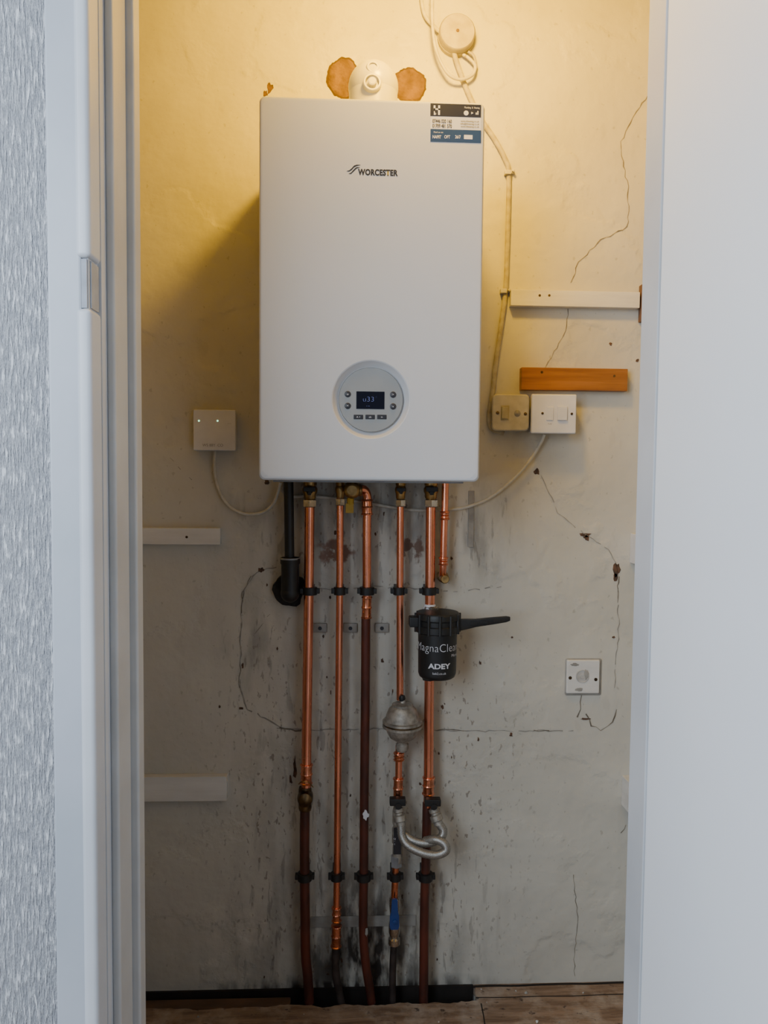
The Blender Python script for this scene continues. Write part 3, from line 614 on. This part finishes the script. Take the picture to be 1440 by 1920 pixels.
# condensate pipe
cp_=thing('waste_pipe','black plastic condensate pipe entering wider socket left of copper pipes','pipe',P(543,1130,-.03))
pipe([(541,PT),(542,960),(543,1060)],.0105,M['black'],cp_)
bm=B(); a=P(544,1112,-.045); k=P(544,1045,-.045).z-a.z; lathe(bm,[(.0195,0),(.0195,k*.8),(.0215,k*.84),(.0215,k*.97),(.0195,k),(.011,k)],a,(0,0,1),28)
bmesh.ops.create_uvsphere(bm,u_segments=28,v_segments=16,radius=.0205,matrix=Matrix.Translation(a)); lathe(bm,[(.0195,0),(.0195,.043)],a,(0,1,0),28); obj('socket_elbow',bm,M['black'],cp_)
bm=B(); a=P(544,1045,-.045); lathe(bm,[(.0217,-.004),(.0217,-.001),(.0195,0)],a,(0,0,1),28); obj('socket_rim',bm,M['grey'],cp_)
bm=B(); blobmesh(bm,543,1104,28,31,0,-.016,28,.2,6); obj('sealant',bm,M['blackmatt'],cp_)

# clips
def clip(px,py,r,i,label,grp):
    c=P(px,py,YP_); t=thing('pipe_clip',label,'pipe clip',(c.x,0,c.z-.01),grp)
    bm=B(); box(bm,c.x-.009,c.x+.009,YP_+r,0,c.z-.009,c.z+.009,.001); obj('stem',bm,M['black'],t)
    bm=B(); R=r+.0006; h=.0090
    lathe(bm,[(R,-h),(R+.0045,-h+.001),(R+.0045,h-.001),(R,h)],c,(0,0,1),24)
    for s in (-1,1): box(bm,c.x+s*(R+.0055)-.0045,c.x+s*(R+.0055)+.0045,c.y-.006,c.y+.008,c.z-h*.6,c.z+h*.6,.001)
    obj('ring',bm,M['black'],t)
names=['leftmost copper pipe','second pipe','middle gas pipe','fourth pipe','thick right pipe']
for i,(x,r) in enumerate(((581,R22),(637,R15),(688,R22),(748,R15),(804.5,R22))): clip(x,1108,r,i,'black pipe clip on the %s in upper row'%names[i],'upper row of pipe clips')
for i,(x,r) in enumerate(((571.5,R22),(631,R15),(682,R22),(741,R15),(798,R22))): clip(x,1643,r,i,'black pipe clip on the %s in lower row near the floor'%names[i],'lower row of pipe clips')
for i,(x,l) in enumerate(((600,'left of three'),(657,'middle of three'),(716,'right of three'))):
    t=thing('old_pipe_bracket','painted-over old wall bracket with screw, %s behind the pipes'%l,'bracket',P(x,1187,0),'old brackets behind the pipes')
    bm=B(); boxpx(bm,x-13,x+13,1169,1186,-.007,0,.002); bd=obj('bracket',bm,M['paintgrey'],t); bm=B(); lathe(bm,[(.0042,0),(.0042,.002),(0,.002)],P(x,1178,-.0068),(0,-1,0),12); obj('screw',bm,M['ink'],bd)

# magnetic filter
YFm=-.088; fcx=P(820,1215,YFm)
zt=P(820,1152,YFm-.03).z; z1=P(820,1190,YFm-.03).z; zb_=P(820,1276,YFm-.03).z
mf=thing('system_filter','black cylindrical heating filter with white lettering and long handle','filter',(fcx.x,fcx.y,zb_))
bm=B(); RB=.0415
lathe(bm,[(.010,-.004),(.016,-.003),(.02,0),(.034,0),(.038,.003),(RB-.001,.010),(RB,z1-zb_-.004),(RB,z1-zb_)],(fcx.x,fcx.y,zb_),(0,0,1),48)
can=obj('canister',bm,M['black'],mf)
bm=B(); h=zt-z1
lathe(bm,[(.044,0),(.0475,.002),(.0475,h*.35),(.045,h*.4),(.045,h*.62),(.0475,h*.68),(.0475,h*.9),(.044,h),(.0,h+.001)],(fcx.x,fcx.y,z1),(0,0,1),48)
for k in range(12):
    a=2*PI*k/12; x,y=fcx.x+math.cos(a)*.0465,fcx.y+math.sin(a)*.0465; lathe(bm,[(.0035,0),(.0035,h*.95)],(x,y,z1),(0,0,1),8)
box(bm,fcx.x-.062,fcx.x-.03,fcx.y-.02,fcx.y+.01,z1+h*.3,z1+h*.8,.003)
lid=obj('lid',bm,M['black'],mf)
a=P(858,1172,-.10); b=P(956,1160,-.10); bm=B()
rg=[]
for t,w in ((0,.013),(.15,.0115),(.35,.0085),(.7,.0075),(.93,.0062),(1,.004)):
    c=a.lerp(b,t); rg.append([c+Vector((0,yy,zz*w)) for yy,zz in ((-.004,.7),(-.0025,1),(.0025,1),(.004,.7),(.004,-.7),(.0025,-1),(-.0025,-1),(-.004,-.7))])
ringloft(bm,rg); 
for t in (.3,.5,.75):
    c=a.lerp(b,t); box(bm,c.x-.008,c.x+.008,c.y-.0055,c.y-.0035,c.z-.0035,c.z+.0035,.0008)
obj('handle',bm,M['black'],mf,label='long tapering black handle')
nut(808,1136,1153,.0175,mf); 
bm=B(); a=P(806,1148,YP_); lathe(bm,[(.0145,0),(.016,.004),(.014,.012),(.0115,.018)],a,(0,0,1),20); obj('tape_collar',bm,M['paperwhite'],mf)
bm=B(); c=P(805,1262,YP_); tube(bm,[c+Vector((0,0,.03)),c+Vector((0,0,-.012))],.0155,18); lathe(bm,[(.017,-.014),(.017,0)],c,(0,0,1),hexa=True); obj('outlet_port',bm,M['black'],mf)
RT=RB+.0010
text('MagnaClean',.0245,(fcx.x,fcx.y,P(820,1216,YFm-.04).z),M['paperwhite'],can,bend=RT,sx=.90,off=-.00035,space=1.04,xo=-.004)
text('Micro2',.0085,(fcx.x,fcx.y,P(820,1231,YFm-.04).z),M['paperwhite'],can,bend=RT,sx=1,xo=.040)
text('ADEY',.0150,(fcx.x,fcx.y,P(820,1250,YFm-.04).z),M['paperwhite'],can,bend=RT,off=.0005,sx=1.25)
text('bak2.co.uk',.0068,(fcx.x,fcx.y,P(820,1263,YFm-.04).z),M['paperwhite'],can,bend=RT)

# filling loop
lo=thing('filling_loop','braided silver filling hose looping between two black-capped valves','hose',P(790,1606,-.06))
for (x,y,x2,y2,c0_) in ((746,1506,752,1548,1),(812,1507,823,1546,2)):
    bm=B(); boxpx(bm,x-15,x+15,y-7,y+6,-.078,-.059,.002); lathe(bm,[(.007,0),(.007,.018)],P(x,y,-.062),(0,-1,0),12)
    obj('valve_cap',bm,M['black'],lo)
    A=P(x,y+8,-.068); Bq=P(x2,y2,-.078); d=(Bq-A); l=d.length
    bm=B(); lathe(bm,[(.008,0),(.011,.002),(.011,l*.25),(.008,l*.3),(.008,l*.4),(.0135,l*.45),(.0135,l*.75),(.010,l*.8),(.010,l)],A,d,20); obj('valve_body',bm,M['silver'],lo)
rib=lambda i: .0090+(.00035 if i%2 else -.00015)
bm=B(); tube(bm,[P(*q) for q in ((752,1546,-.078),(754,1568,-.085),(766,1586,-.095),(792,1599,-.105),(818,1603,-.11),(836,1595,-.11),(833,1582,-.105),(816,1574,-.097),(796,1577,-.085))],rib,16,True,1.0,10)
tube(bm,[P(*q) for q in ((823,1544,-.078),(831,1558,-.083),(825,1572,-.088),(800,1581,-.090),(775,1576,-.084),(757,1564,-.075))],rib,16,True,1.0,10)
obj('braided_hose',bm,M['braid'],lo)

# ---------------------------------------------------------------- lights
def light(kind,name,loc,energy,color,**k):
    d=bpy.data.lights.new(name,kind); d.energy=energy; d.color=color
    for a,b in k.items(): setattr(d,a,b)
    o=bpy.data.objects.new(name,d); COL.objects.link(o); o.location=loc; return o
L0=P(780,95,0)
lp=Vector((L0.x,-.48,L0.z+.04))
light('POINT','cupboard_bulb',lp,16,(1,.54,.0),shadow_soft_size=.06)
sp=light('SPOT','added_wall_spot',lp,48,(1,.52,.0),shadow_soft_size=.06,spot_size=math.radians(155),spot_blend=1.0)  # extra spot added at the bulb to favour the upper wall; no real lampshade
sp.rotation_euler=Vector((0,1,-.05)).to_track_quat('-Z','Y').to_euler()
a=light('AREA','hall_daylight',(-1.2,-2.1,1.6),58,(.76,.87,1),shape='RECTANGLE',size=1.3,size_y=1.6)
a.rotation_euler=(Vector((.35,-.9,.95))-Vector(a.location)).to_track_quat('-Z','Y').to_euler()
w=bpy.data.worlds.new('hall_ambient'); S.world=w; w.use_nodes=True
bg=w.node_tree.nodes['Background']; bg.inputs[0].default_value=(.70,.80,1,1); bg.inputs[1].default_value=.20
